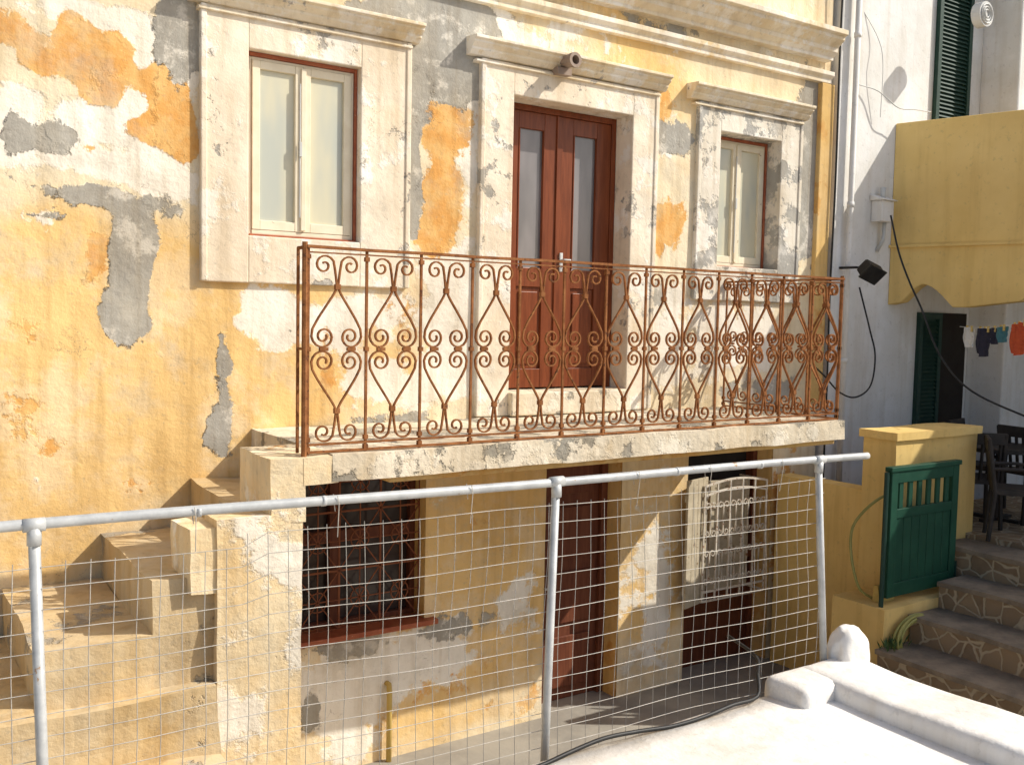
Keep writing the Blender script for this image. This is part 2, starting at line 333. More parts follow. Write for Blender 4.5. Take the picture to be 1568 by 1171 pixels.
def casement(nm, x0, x1, z0, z1, y):
    bm = bmesh.new(); t = .02
    box(bm, x0, x0+t, y-.03, y+.05, z0, z1); box(bm, x1-t, x1, y-.03, y+.05, z0, z1)
    box(bm, x0+t, x1-t, y-.029, y+.05, z1-t*1.3, z1); box(bm, x0+t, x1-t, y-.045, y+.05, z0, z0+t*.7)
    obj(nm+'_trim', bm, M_redtrim, H, .003)
    bm = bmesh.new(); bg = bmesh.new()
    a, b_, c, d = x0+t+.001, x1-t-.001, z0+t*.7+.001, z1-t*1.3-.001; mid = (a+b_)/2
    box(bm, a, a+.022, y-.012, y+.04, c, d); box(bm, b_-.022, b_, y-.012, y+.04, c, d); box(bm, a+.022, b_-.022, y-.011, y+.04, d-.02, d); box(bm, a+.022, b_-.022, y-.02, y+.04, c, c+.03)
    a += .024; b_ -= .024; c += .032; d -= .022
    for l, r in ((a, mid-.002), (mid+.002, b_)):
        w = .055
        box(bm, l, l+w, y-.024, y+.03, c, d); box(bm, r-w, r, y-.024, y+.03, c, d)
        box(bm, l+w, r-w, y-.023, y+.03, d-w, d); box(bm, l+w, r-w, y-.023, y+.03, c, c+w*1.2)
        box(bg, l+w-.004, r-w+.004, y+.002, y+.01, c+w, d-w)
    box(bm, mid-.018, mid+.018, y-.04, y-.0235, c+.01, d-.01)
    obj(nm+'_frame', bm, M_cream, H, .004); obj(nm+'_panes', bg, M_frost, H)
    bm = bmesh.new(); tube(bm, [(mid-.03, y-.046, c+.1), (mid-.03, y-.046, d-.12)], .006, 6); box(bm, mid-.038, mid-.018, y-.06, y-.04, (c+d)/2-.05, (c+d)/2+.05); obj(nm+'_bolt', bm, M_grey, H, .002)
casement('left_window', 2.192, 3.008, .522, 1.758, .06)
casement('right_window', 6.642, 7.468, .522, 1.758, .17)

# balcony door
bm = bmesh.new(); bg = bmesh.new(); y = .215; x0, x1, z0, z1 = 4.332, 5.568, -.598, 1.758
box(bm, x0, x0+.05, y-.03, y+.06, z0, z1); box(bm, x1-.05, x1, y-.03, y+.06, z0, z1); box(bm, x0+.05, x1-.05, y-.029, y+.06, z1-.05, z1)
mid = (x0+x1)/2
for l, r in ((x0+.053, mid-.002), (mid+.002, x1-.053)):
    w = .15; c, d = z0+.01, z1-.053; zm = c+.85
    box(bm, l, l+w, y-.02, y+.03, c, d); box(bm, r-w, r, y-.02, y+.03, c, d)
    box(bm, l+w, r-w, y-.019, y+.03, d-.14, d); box(bm, l+w, r-w, y-.019, y+.03, c, c+.16); box(bm, l+w, r-w, y-.019, y+.03, zm, zm+.16)
    box(bm, l+w, r-w, y+.0, y+.02, c+.16, zm); box(bm, l+w+.035, r-w-.035, y-.012, y+.0, c+.2, zm-.04)
    box(bg, l+w-.004, r-w+.004, y+.004, y+.014, zm+.15, d-.13)
    for a, b_, e, f in ((l+w, l+w+.012, zm+.16, d-.14), (r-w-.012, r-w, zm+.16, d-.14)): box(bm, a, b_, y-.028, y+.003, e, f)
box(bm, mid-.03, mid+.03, y-.034, y-.0205, z0+.012, z1-.055)
obj('balcony_door_leaves', bm, M_door, H, .004); obj('balcony_door_panes', bg, M_dglass, H)
bm = bmesh.new(); box(bm, mid+.015, mid+.045, y-.05, y-.034, .40, .56); tube(bm, [(mid+.03,y-.05,.50),(mid+.03,y-.09,.50),(mid+.10,y-.09,.50)], .008); obj('balcony_door_handle', bm, M_grey, H, .003, True)

# lower storey openings -------------------------------------------------
def reveal(bm, o, dep, sill=True):
    x0, x1, z0, z1 = o
    box(bm, x0-.1, x0, .012, dep, z0, z1); box(bm, x1, x1+.1, .012, dep, z0, z1); box(bm, x0-.1, x1+.1, .012, dep, z1, z1+.1)
    if sill: box(bm, x0-.1, x1+.1, .012, dep, z0-.1, z0)
bm = bmesh.new(); reveal(bm, openings[3], .36); reveal(bm, openings[4], .36, False); reveal(bm, openings[5], .36, False); obj('lower_reveals', bm, M_ochre, H)
bm = bmesh.new(); x0, x1, z0, z1 = openings[3]
for i in range(3):
    xx = x0+(x1-x0)*i/2; box(bm, max(x0, xx-.045), min(x1, xx+.045), .17, .23, z0, z1)
for k in (0, .52, 1):
    zz = z0+(z1-z0)*k; box(bm, x0+.001, x1-.001, .172, .228, max(z0, zz-.04), min(z1, zz+.04))
obj('lower_window_frame', bm, M_darkdoor, H, .004)
bm = bmesh.new(); box(bm, x0, x1, .232, .24, z0, z1); obj('lower_window_panes', bm, M_bglass, H)
bm = bmesh.new()
mp = lambda s, z, o: (s, .10+o, z)
nx = 4; cw = (x1-x0)/nx; nzr = 3; cz = (z1-z0)/nzr
for i in range(nx):
    for j in range(nzr):
        ax, az = x0+cw*(i+.5), z0+cz*(j+.5)
        ribbon(bm, [(ax+cw*.22*math.cos(t*math.pi/8), az+cw*.22*math.sin(t*math.pi/8)) for t in range(17)], mp, .008, .008)
        for q in range(8):
            a = q*math.pi/4; L = .5*math.sqrt(2) if q % 2 else .5
            ribbon(bm, [(ax, az), (ax+cw*L*math.cos(a), az+cz*L*math.sin(a))], mp, .008, .008)
for i in range(nx+1): ribbon(bm, [(x0+cw*i, z0), (x0+cw*i, z1)], mp, .014, .012)
for j in range(nzr+1): ribbon(bm, [(x0, z0+cz*j), (x1, z0+cz*j)], mp, .014, .012)
obj('lower_window_lattice', bm, M_lattice, H)
bm = bmesh.new(); box(bm, x0-.03, x1+.09, -.07, .17, z0-.04, z0+.002); obj('lower_window_sill', bm, M_redtrim, H, .008)
bm = bmesh.new(); x0, x1, z0, z1 = openings[4]
box(bm, x0, x1, .24, .28, z0, z1); w = (x1-x0)
box(bm, x0, x0+.07, .19, .24, z0, z1); box(bm, x1-.07, x1, .19, .24, z0, z1); box(bm, x0+.07, x1-.07, .191, .24, z1-.08, z1)
for k in range(4):
    za = z0+.12+k*.58; box(bm, x0+.16, x1-.16, .215, .24, za, za+.46)
obj('lower_door', bm, M_darkdoor, H, .006)
bm = bmesh.new(); tube(bm, [(x0+.14,.24,-2.35),(x0+.14,.17,-2.35),(x0+.24,.17,-2.35)], .01); obj('lower_door_handle', bm, M_grey, H)
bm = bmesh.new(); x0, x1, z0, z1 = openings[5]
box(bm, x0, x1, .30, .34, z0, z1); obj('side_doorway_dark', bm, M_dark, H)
bm = bmesh.new(); box(bm, x0, x0+.06, .2, .3, z0, z1); box(bm, x1-.06, x1, .2, .3, z0, z1); box(bm, x0+.06, x1-.06, .201, .3, z0+1.02, z0+1.12); box(bm, x0+.06, x1-.06, .24, .3, z0, z0+1.02); box(bm, x0+.06, x1-.06, .201, .3, z1-.07, z1)
obj('side_door_frame', bm, M_darkdoor, H, .004)
gx0, gx1 = W(1078,800,-.10)[0], W(1172,800,-.10)[0]; gz0, gz1 = W(1120,912,-.10)[1], W(1125,740,-.10)[1]
bm = bmesh.new(); mp = lambda s, z, o: (s, -.10+o, z); gw = (gx1-gx0)/5
for i in range(6):
    s = gx0+gw*i; ribbon(bm, [(s, gz0), (s, gz1+(.05*math.sin(math.pi*i/5)))], mp, .016, .014)
for z in (gz0, gz0+.09): ribbon(bm, [(gx0, z), (gx1, z)], mp, .018, .016)
for dz in (0, -.09): ribbon(bm, [(gx0+(gx1-gx0)*t/12, gz1+dz+.05*math.sin(math.pi*t/12)) for t in range(13)], mp, .018, .016)
for i in range(5):
    s = gx0+gw*(i+.5); zc0 = gz0+.09; q = (gz1-.18-gz0)/2
    for m_ in range(2):
        bz_ = zc0+q*m_
        for sg in (1, -1):
            top = [(s+sg*gw*.24-sg*.036*(1-.7*t/14)*math.cos(t*.5), bz_+q*.78+.036*(1-.7*t/14)*math.sin(t*.5)) for t in range(15)][::-1]
            bot = [(s-sg*gw*.24+sg*.036*(1-.7*t/14)*math.cos(t*.5), bz_+q*.22-.036*(1-.7*t/14)*math.sin(t*.5)) for t in range(15)]
            ribbon(bm, top+bot, mp, .008, .010)
for s in (gx0, gx1):
    for z in (gz0, gz1): box(bm, s-.009, s+.009, -.10, .25, z-.009, z+.009)
obj('window_grille', bm, M_whiteiron, H)
bm = bmesh.new()
sx0, sx1 = gx0+.28, gx1-.02; sy = .10
box(bm, sx0, sx0+.06, sy, sy+.035, gz0+.02, gz1); box(bm, sx1-.06, sx1, sy, sy+.035, gz0+.02, gz1)
for k in (gz0+.02, (gz0+gz1)/2, gz1-.07): box(bm, sx0+.06, sx1-.06, sy+.001, sy+.034, k, k+.07)
box(bm, sx0+.06, sx1-.06, sy+.012, sy+.024, gz0+.02, gz1)
obj('side_window_shutter', bm, M_paleshut, H, .003)
bm = bmesh.new(); hx = rd0-.01
for k in range(4): box(bm, k*.09+.002, k*.09+.088, 0, .025, gz0-.02, gz1+.08)
box(bm, 0, .36, -.015, 0, gz0+.1, gz0+.17); box(bm, 0, .36, -.015, 0, gz1-.12, gz1-.05)
bmesh.ops.rotate(bm, verts=bm.verts, cent=(0,0,0), matrix=Matrix.Rotation(math.radians(-165), 3, 'Z')); bmesh.ops.translate(bm, verts=bm.verts, vec=(hx+.22, -.03, 0))
obj('open_shutter_leaf', bm, M_paleshut, H, .003)
bm = bmesh.new(); px_, pz_ = W(592,1045); tube(bm, [(px_,.01,pz_),(px_,-.04,pz_),(px_,-.05,pz_-.06),(px_,-.05,G0)], .022, 8); obj('wall_pipe', bm, M_ygas, H, 0, True)
# rain spout
bm = bmesh.new(); sx, sz = W(880,92,-.22); n = 14
A = [[bm.verts.new((sx+r*math.cos(2*math.pi*k/n), y, sz+r*math.sin(2*math.pi*k/n)-(.22+y)*-.1)) for k in range(n)] for r, y in ((.055,.05),(.052,-.20),(.06,-.20),(.06,-.235),(.036,-.235),(.034,-.05))]
for P, Q in zip(A, A[1:]):
    for k in range(n): bm.faces.new((P[k], P[(k+1)%n], Q[(k+1)%n], Q[k]))
bm.faces.new(A[-1]); box(bm, sx-.09, sx+.05, -.12, .02, sz-.10, sz-.045)
obj('rain_spout', bm, M_clay, H)

# ---------------------------------------------------------------- balcony slab (part of house)
SX0, SX1, SY, ST, SB = 2.22, 6.80, -1.40, -.80, -.955
bm = bmesh.new(); lump(bm, SX0, SX1, SY, -.004, SB, ST, .07, .012, 3); obj('balcony_slab', bm, M_slab, H, 0)
bm = bmesh.new(); box(bm, SX0+.4, SX1-.02, SY+.08, -.012, SB-.05, SB+.02); obj('balcony_soffit', bm, M_ochre, H, .01)

# ---------------------------------------------------------------- railing
RL = empty('wrought_iron_balcony_railing')
def spiral(cx, cz, a0, turns, r0, r1, n):
    out = []
    for i in range(n+1):
        t = i/n; a = math.radians(a0)-t*turns*2*math.pi; r = r0+(r1-r0)*(t**.8); out.append((cx+r*math.cos(a), cz+r*math.sin(a)))
    return out
def strip(hw):
    k = hw/.183
    top = spiral(.083*k, 1.075, 180, 1.35, .068*k, .014, 20)[::-1]
    mids = catmull([(.016*k,1.05,0),(.009,1.00,0),(.006,.955,0),(.022,.915,0),(.07*k,.845,0),(.118*k,.775,0),(.152*k,.715,0)], 4)
    return top[:-1] + [(p.x, p.y) for p in mids] + spiral(.085*k, .672, 0, 1.6, .073*k, .016, 26)
def panel(bm, mp0, n, w):
    hw = w/2; st = strip(hw)
    for i in range(n):
        c = hw+i*w; j = random.uniform(-.007, .007)
        for sx in (1, -1):
            kx = random.uniform(.95, 1.04)
            for fl in (0, 1):
                ribbon(bm, [(c+j+sx*s*kx, (1.2-z) if fl else z) for s, z in st], mp0, .0095, .016)
        for z in (.955, .245):
            ribbon(bm, [(c+j-.016, z), (c+j+.016, z)], mp0, .030, .026)
        ribbon(bm, [(c-.10*hw/.183-.012, .6), (c-.06*hw/.183, .6)], mp0, .020, .020); ribbon(bm, [(c+.06*hw/.183, .6), (c+.10*hw/.183+.012, .6)], mp0, .020, .020)
    for i in range(n+1):
        s = i*w; ribbon(bm, [(s, .0), (s+random.uniform(-.004,.004), 1.17)], mp0, .014, .014)
        for z in (.03, .085, .6, 1.12): ribbon(bm, [(s-.013, z), (s+.013, z)], mp0, .026, .026)
    L = n*w
    ribbon(bm, [(-.012+(L+.024)*t/12, 1.175+random.uniform(-.003,.003)) for t in range(13)], mp0, .016, .038)
    ribbon(bm, [(0, 1.145), (L, 1.145)], mp0, .008, .015)
    ribbon(bm, [(0, .055), (L, .055)], mp0, .012, .018); ribbon(bm, [(0, .012), (L, .012)], mp0, .012, .024)
RX0, RX1, RY = 2.09, 6.77, -1.335
nf = 13; bm = bmesh.new(); panel(bm, lambda s, z, o: (RX0+s, RY+o, ST+z), nf, (RX1-RX0)/nf)
obj('front_panel', bm, M_rust, RL)
bm = bmesh.new(); panel(bm, lambda s, z, o: (RX1+o, RY+s, ST+z), 4, (-.05-RY)/4); obj('side_panel', bm, M_rust, RL)
bm = bmesh.new()
tube(bm, [(RX0-.02,RY,ST-.03),(RX0-.02,RY,ST+1.2)], .017, 8); tube(bm, [(RX1+.0,RY,ST-.03),(RX1+.0,RY,ST+1.2)], .015, 8)
ribbon(bm, [(0,0),(0,1.17)], lambda s, z, o: (RX0-.02+s, RY+.10+o, ST+z), .015, .015)
tube(bm, [(RX0-.02,RY,ST+1.17),(RX0-.02,RY+.1,ST+1.17)], .011); tube(bm, [(RX0-.02,RY,ST+.6),(RX0-.02,RY+.1,ST+.6)], .008)
obj('end_posts', bm, M_rust, RL)

# ---------------------------------------------------------------- staircase left
SC = empty('masonry_outside_staircase')
bm = bmesh.new()
tr = [(1.80,2.03,-1.12),(1.24,1.80,-1.42),(.68,1.24,-1.71),(.1,.68,-1.98),(-.5,.1,-2.26),(-1.1,-.5,-2.53),(-1.7,-1.1,-2.82),(-2.3,-1.7,-3.11)]
for i, (a, b_, z) in enumerate(tr): lump(bm, a, b_+.004, -1.31-.003*i, -.012, G0, z, .10, .020, i*3)
lump(bm, 2.02, 2.23, -.85, -.014, G0, -1.124, .10, .012, 3)
obj('flight', bm, M_stair, SC, 0)
bm = bmesh.new()
lump(bm, 1.56, 2.04, -1.39, -1.15, G0, -1.115, .10, .018, 11)
lump(bm, 1.86, 2.06, -1.396, -.86, -1.16, -.803, .08, .012, 12)
lump(bm, 2.05, 2.26, -1.398, -.86, -.957, -.8035, .08, .010, 12)
lump(bm, 1.42, 1.57, -1.375, -1.02, -1.52, -1.16, .07, .02, 17)
obj('pier', bm, M_pier, SC, 0)
bm = bmesh.new()
lump(bm, -3, 1.55, -1.44, -1.26, G0, -2.00, .12, .03, 21); lump(bm, -3, 1.54, -1.75, -1.42, G0, -2.36, .12, .03, 23); lump(bm, -3, 1.53, -2.2, -1.73, G0, -2.80, .12, .03, 25)
obj('side_ledges', bm, M_stair, SC, 0)

# ---------------------------------------------------------------- white neighbouring house
N_ = empty('white_neighbour_house')
bm = bmesh.new(); box(bm, XR+.065, 10.8, -.06, 7, G0, 6.5); box(bm, 10.8, 16, -.5, 7.02, G0, 6.5); obj('walls', bm, M_white, N_, .02)
bm = bmesh.new(); box(bm, XR+.02, 16.1, -.06, 7.1, 6.5, 6.6); obj('roof', bm, M_roof, N_)
bm = bmesh.new(); box(bm, 11.35, 16, -6.6, -.52, G0, 2.5); obj('added_shade_wing', bm, M_white, N_, .02)  # unseen block added outside the view to shade the yard, gate and steps
def shutter(nm, x0, x1, z0, z1, y):
    bm = bmesh.new(); box(bm, x0, x0+.06, y-.05, y, z0, z1); box(bm, x1-.06, x1, y-.05, y, z0, z1); box(bm, x0+.06, x1-.06, y-.049, y, z0, z0+.07); box(bm, x0+.06, x1-.06, y-.049, y, z1-.07, z1)
    n = int((z1-z0-.14)/.045)
    for i in range(n):
        z = z0+.07+i*.045; prism(bm, x0+.06, x1-.06, [(y-.045, z), (y-.038, z), (y-.008, z+.04), (y-.015, z+.04)])
    box(bm, x0+.06, x1-.06, y-.006, y-.002, z0+.07, z1-.07)
    obj(nm, bm, M_shut, N_)
shutter('upper_shutter', 9.86, 10.5, 2.2, 4.3, -.062)
shutter('upper_shutter_b', 11.85, 12.6, 2.2, 4.3, -.502)
a0 = W(1400,560,-.06)[0]; shutter('lower_shutter', a0, a0+.42, -1.9, .15, -.062)
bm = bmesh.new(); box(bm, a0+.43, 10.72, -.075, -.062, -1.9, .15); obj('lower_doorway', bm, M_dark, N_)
bm = bmesh.new(); vx, vz = W(1497,25,-.5)
tube(bm, [(vx,-.5,vz),(vx,-.60,vz)], .13, 20)
for r_ in (.10,.07,.04): tube(bm, [(vx+r_*math.cos(t*math.pi/8),-.605,vz+r_*math.sin(t*math.pi/8)) for t in range(17)], .008, 6)
obj('wall_vent', bm, M_grey, N_, 0, False)
# yellow balcony of neighbour (splayed front)
bm = bmesh.new(); ztop = 2.15; dx, dy = .28, -.96; p0 = Vector((9.22, -.062)); L = 1.75
prof = [(0,ztop),(L,ztop),(L,.50)]
for t in range(0, 9): prof.append((L-.25-.22*t/8, .38+.12*math.cos(math.pi*t/8)))
prof += [(.80,.20),(.66,.20)]
for t in range(0, 9): prof.append((.64-.30*t/8, .22+.22*math.sin(math.pi/2*t/8)))
prof += [(.28,.40),(.14,.25),(0,.22)]
fr = [bm.verts.new((p0.x+dx*s, p0.y+dy*s, z)) for s, z in prof]; bk = [bm.verts.new((p0.x+dx*s+.14, p0.y+dy*s, z)) for s, z in prof]
bm.faces.new(fr); bm.faces.new(bk)
for i in range(len(prof)): bm.faces.new((fr[i], fr[(i+1)%len(prof)], bk[(i+1)%len(prof)], bk[i]))
q = [(p0.x+.1,p0.y-.002),(11.34,p0.y-.002),(11.34,p0.y+dy*L),(p0.x+dx*L+.1,p0.y+dy*L)]
lo = [bm.verts.new((x, y_, .62)) for x, y_ in q]; hi = [bm.verts.new((x, y_, .78)) for x, y_ in q]
bm.faces.new(lo); bm.faces.new(hi)
for i in range(4): bm.faces.new((lo[i], lo[(i+1)%4], hi[(i+1)%4], hi[i]))
obj('yellow_balcony', bm, M_yellow, N_, .012)
bm = bmesh.new(); P0 = Vector((p0.x-.03, p0.y-.004)); vsl = []
for s in (0, L): vsl.append([bm.verts.new((P0.x+dx*s+o, P0.y+dy*s, z)) for o, z in ((0,.86),(.05,.86),(.05,.83),(0,.83))])
for k in range(4): bm.faces.new((vsl[0][k], vsl[0][(k+1)%4], vsl[1][(k+1)%4], vsl[1][k]))
bm.faces.new(vsl[0]); bm.faces.new(vsl[1]); obj('yellow_balcony_band', bm, M_yellow, N_)
# drainpipe
bm = bmesh.new(); dxp = W(1303,300,-.12)[0]; tube(bm, [(dxp,-.12,5),(dxp,-.12,-3.2)], .030, 12)
for z in (2.9, 1.2, -.4, -1.8): tube(bm, [(dxp,-.12,z),(dxp,-.12,z+.05)], .037, 12)
obj('drainpipe', bm, M_white, None, 0, True)
bm = bmesh.new(); tube(bm, catmull([(8.23,-.10,4),(8.22,-.085,2.9),(8.235,-.085,1.5),(8.22,-.085,.3),(8.235,-.085,-.8),(8.23,-.085,-3.3)], 5), .011, 6); obj('corner_conduit', bm, M_black, None, 0, True)
MB = empty('electric_meter_box'); bm = bmesh.new(); x, z = W(1360,322,-.2)
box(bm, x-.10, x+.10, -.2, -.064, z-.12, z+.10); prism(bm, x-.13, x+.13, [(-.24, z+.10), (-.062, z+.17), (-.062, z+.10)]); obj('case', bm, M_white, MB, .01)
bm = bmesh.new(); tube(bm, [(x,-.13,z+.12),(x,-.13,z+.24)], .03, 8); tube(bm, [(x+.05,-.13,z-.1),(x+.05,-.12,z-.3),(x+.02,-.07,z-.42)], .02, 8); obj('insulators', bm, M_grey, MB, 0, True)
bm = bmesh.new()
a = D(1364,330,10.0); tube(bm, catmull([a, D(1376,385,9.9), D(1392,430,9.8), D(1412,475,9.7), D(1440,545,9.5), D(1490,600,9.3), D(1600,650,9.0)], 8), .010, 6)
obj('hanging_cable', bm, M_black, None, 0, True)
bm = bmesh.new()
pts = [D(1240,555,10.05), D(1262,575,9.6), D(1285,600,9.6), D(1310,608,9.7), D(1333,590,9.8), D(1340,545,9.9), D(1332,505,10), D(1316,440,10.1)]
tube(bm, catmull(pts, 8), .009, 6); obj('looping_cable', bm, M_black, None, 0, True)
bm = bmesh.new(); tube(bm, catmull([D(1315,130,9.9), D(1345,140,10), D(1375,165,10.1), D(1400,168,10.2), D(1425,172,10.3)], 6), .006, 5)
tube(bm, catmull([D(1318,10,9.9), D(1345,60,10), D(1352,100,10), D(1348,180,10.1)], 6), .004, 5); obj('wall_wires', bm, M_grey)
# floodlight
FL = empty('floodlight'); c = D(1333,415,9.7); bm = bmesh.new()
box(bm, -.10,.10,-.05,.05,-.075,.075); box(bm, -.115,.115,-.07,-.05,-.09,.09)
for i in range(6): box(bm, -.09+i*.034,-.08+i*.034,.05,.075,-.06,.06)
bmesh.ops.rotate(bm, verts=bm.verts, cent=(0,0,0), matrix=Matrix.Rotation(math.radians(-25),3,'Z')@Matrix.Rotation(math.radians(40),3,'X')@Matrix.Rotation(math.radians(25),3,'Y')); bmesh.ops.translate(bm, verts=bm.verts, vec=c)
obj('housing', bm, M_black, FL, .006)
bm = bmesh.new(); tube(bm, [c+Vector((0,.03,.02)), c+Vector((-.02,.15,.04)), Vector((c.x-.03, -.05, c.z+.04))], .014, 6); obj('bracket', bm, M_black, FL)

# ---------------------------------------------------------------- right yard: plinth, wall, gate, steps
YW = empty('yellow_garden_wall'); bm = bmesh.new()
lump(bm, 7.45, 8.70, -1.45, -1.12, -2.36, -1.0, .15, .008, 2); lump(bm, 7.0, 8.12, -1.72, -1.2, G0, -2.36, .15, .008, 4)
lump(bm, 7.55, 7.75, -1.12, -.07, G0, -1.5, .15, .006, 4)
obj('wall', bm, M_yellow, YW); bm = bmesh.new(); lump(bm, 7.42, 8.73, -1.48, -1.09, -.998, -.93, .15, .007, 2); obj('coping', bm, M_yellow, YW)
GT = empty('green_garden_gate'); bm = bmesh.new(); gx0, gx1, gy, z0, z1 = 7.1, 8.08, -1.64, -2.29, -1.24
box(bm, gx0, gx0+.09, gy-.025, gy+.025, z0, z1+.02); box(bm, gx1-.09, gx1, gy-.025, gy+.025, z0, z1+.02)
box(bm, gx0-.02, gx1+.02, gy-.035, gy+.035, z1+.02, z1+.06)
for z, h in ((z1-.08,.10),(z1-.38,.08),(z0,.12)): box(bm, gx0+.09, gx1-.09, gy-.022, gy+.022, z, z+h)
for i in range(6):
    s = gx0+.09+(gx1-gx0-.18)*(i+.5)/6; box(bm, s-.028, s+.028, gy-.012, gy+.012, z1-.30, z1-.08)
for i in range(7):
    a = gx0+.09+(gx1-gx0-.18)*i/7; box(bm, a+.003, a+(gx1-gx0-.18)/7-.003, gy-.012, gy+.012, z0+.12, z1-.38)
obj('leaf', bm, M_green, GT, .005)
bm = bmesh.new(); box(bm, gx1+.0, gx1+.02, gy-.03, gy+.03, z0-.1, z0+.2); tube(bm, [(gx0-.04,gy,z0-.12),(gx0-.04,gy,z1+.02)], .02, 8); obj('hinge_post', bm, M_shut, GT)
bm = bmesh.new(); bt = bmesh.new()
for i in range(14):
    x = 5.23+i*.42; z = -3.40+(i-1)*.2305
    if z <= G0: continue
    if z > -1.9: break
    lump(bm, x, x+.424, -7.0, -1.735 if x < 8.1 else -.52, G0, z, .2, .012, i)
    lump(bt, x-.03, x+.424, -7.01, -1.731 if x < 8.1 else -.515, z+.001, z+.04, .2, .012, i)
lastx = x
lump(bm, lastx, 11.34, -7, -.51, G0, -1.93, .3, .004, 9)
ST_ = empty('stone_alley_steps'); obj('risers', bm, M_crazy, ST_); obj('treads', bt, M_tread, ST_)
def chair(x_, y_, rot):
    E = empty('garden_chair'); bm = bmesh.new()
    for x in (-.2,.2):
        tube(bm, [(x,-.2,0),(x*.95,-.19,.44)], .022, 6); tube(bm, [(x,.24,0),(x*.98,.2,.45),(x,.27,.92)], .022, 6)
        tube(bm, [(x,.24,.66),(x*1.1,0,.67),(x*1.05,-.2,.65),(x*.95,-.19,.44)], .018, 6)
    box(bm, -.21,.21,-.22,.21,.43,.48)
    for i in range(5): s=-.16+i*.08; tube(bm, [(s,.21,.47),(s,.265,.88)], .018, 5)
    box(bm, -.21,.21,.25,.28,.82,.93)
    obj('frame', bm, M_cushion, E, .004); E.location = (x_, y_, -1.93); E.rotation_euler = (0,0,rot)
chair(8.72, -1.85, .6); chair(9.0, -1.25, 2.4); chair(9.35, -1.85, -.9); chair(10.0, -1.3, 1.4); chair(9.9, -.8, .2); chair(8.95, -.85, 3.6)
T = empty('garden_table'); bm = bmesh.new(); tx, ty = 9.45, -1.25
tube(bm, [(tx,ty,-1.93),(tx,ty,-1.22)], .03, 8); tube(bm, [(tx,ty,-1.22),(tx,ty,-1.18)], .40, 20); box(bm, tx-.25,tx+.25,ty-.03,ty+.03,-1.93,-1.90); box(bm, tx-.03,tx+.03,ty-.25,ty+.25,-1.929,-1.899); obj('top_and_leg', bm, M_cushion, T)
bm = bmesh.new(); tube(bm, [(7.25,-1.52,-2.34),(7.38,-1.47,-1.25)], .012, 6); prism(bm, 7.15, 7.36, [(-1.56,-2.36),(-1.49,-2.36),(-1.50,-2.22),(-1.54,-2.22)]); obj('broom', bm, M_ygas)
# weeds growing at the foot of the plinth
bm = bmesh.new()
for i in range(90):
    x = random.uniform(6.75, 7.15); y = random.uniform(-1.86, -1.74); zb = -3.40+.2305*(math.floor((x-5.23)/.42)-1)+.04
    a = random.uniform(0, 6.28); h = random.uniform(.04, .13); lean = Vector((math.cos(a), math.sin(a), 0))*h*.6; sd = Vector((-math.sin(a), math.cos(a), 0))*.010
    p = Vector((x, y, zb)); v = [bm.verts.new(k) for k in (p, p+lean*.5+sd+Vector((0,0,h*.6)), p+lean+Vector((0,0,h)), p+lean*.5-sd+Vector((0,0,h*.6)))]; bm.faces.new(v)
obj('weeds', bm, M_leaf)
# hose
bm = bmesh.new(); pts = []
cc = Vector((7.32,-1.78,-2.62))
for i in range(190):
    a = i*.22; r = .23+.03*math.sin(i*.13); pts.append(cc+Vector((r*math.cos(a)*1.05, -.02*math.sin(a*.31)-.02, r*math.sin(a)*.75)))
tube(bm, pts, .012, 6)
tube(bm, catmull([pts[0], cc+Vector((-.1,.3,.25)), (7.05,-1.4,-2.2), (7.1,-1.3,-1.75), (7.3,-1.5,-1.45), (7.42,-1.5,-1.75),(7.35,-1.5,-2.2)], 8), .012, 6)
obj('garden_hose', bm, M_hose, None, 0, True)
# clothesline
CL = empty('clothesline'); a, b_ = D(1470,500,9.9), D(1600,482,8.6); bm = bmesh.new()
cat = [a.lerp(b_, t/10)+Vector((0,0,-.06*math.sin(math.pi*t/10))) for t in range(11)]; tube(bm, cat, .004, 5); obj('line', bm, M_grey, CL)
def cloth(nm, t0, t1, drop, mat):
    bm = bmesh.new(); g = []
    for i in range(9):
        t = t0+(t1-t0)*i/8; p = a.lerp(b_, t)+Vector((0,0,-.06*math.sin(math.pi*t)))
        g.append([bm.verts.new(p+Vector((.015*math.sin(i*2+j*.5), .035*math.sin(i*1.3+j*.4), -drop*j/8*(1-.12*((i/4-1)**2))))) for j in range(9)])
    for i in range(8):
        for j in range(8): bm.faces.new((g[i][j], g[i+1][j], g[i+1][j+1], g[i][j+1]))
    obj(nm, bm, mat, CL, 0, False)
cloth('white_shirt', .08, .17, .2, M_clothw); cloth('dark_shirt', .25, .38, .28, M_clothb); cloth('dark_socks', .43, .47, .16, M_clothb); cloth('teal_shorts', .50, .58, .15, M_cloth2); cloth('red_towel', .66, .80, .30, M_clothr)
bm = bmesh.new()
for t in (.1,.16,.27,.33,.37,.45,.52,.56,.68,.73,.79): p = a.lerp(b_, t)+Vector((0,0,-.06*math.sin(math.pi*t))); box(bm, p.x-.006,p.x+.006,p.y-.01,p.y+.01,p.z-.04,p.z+.02)
obj('pegs', bm, M_ygas, CL)

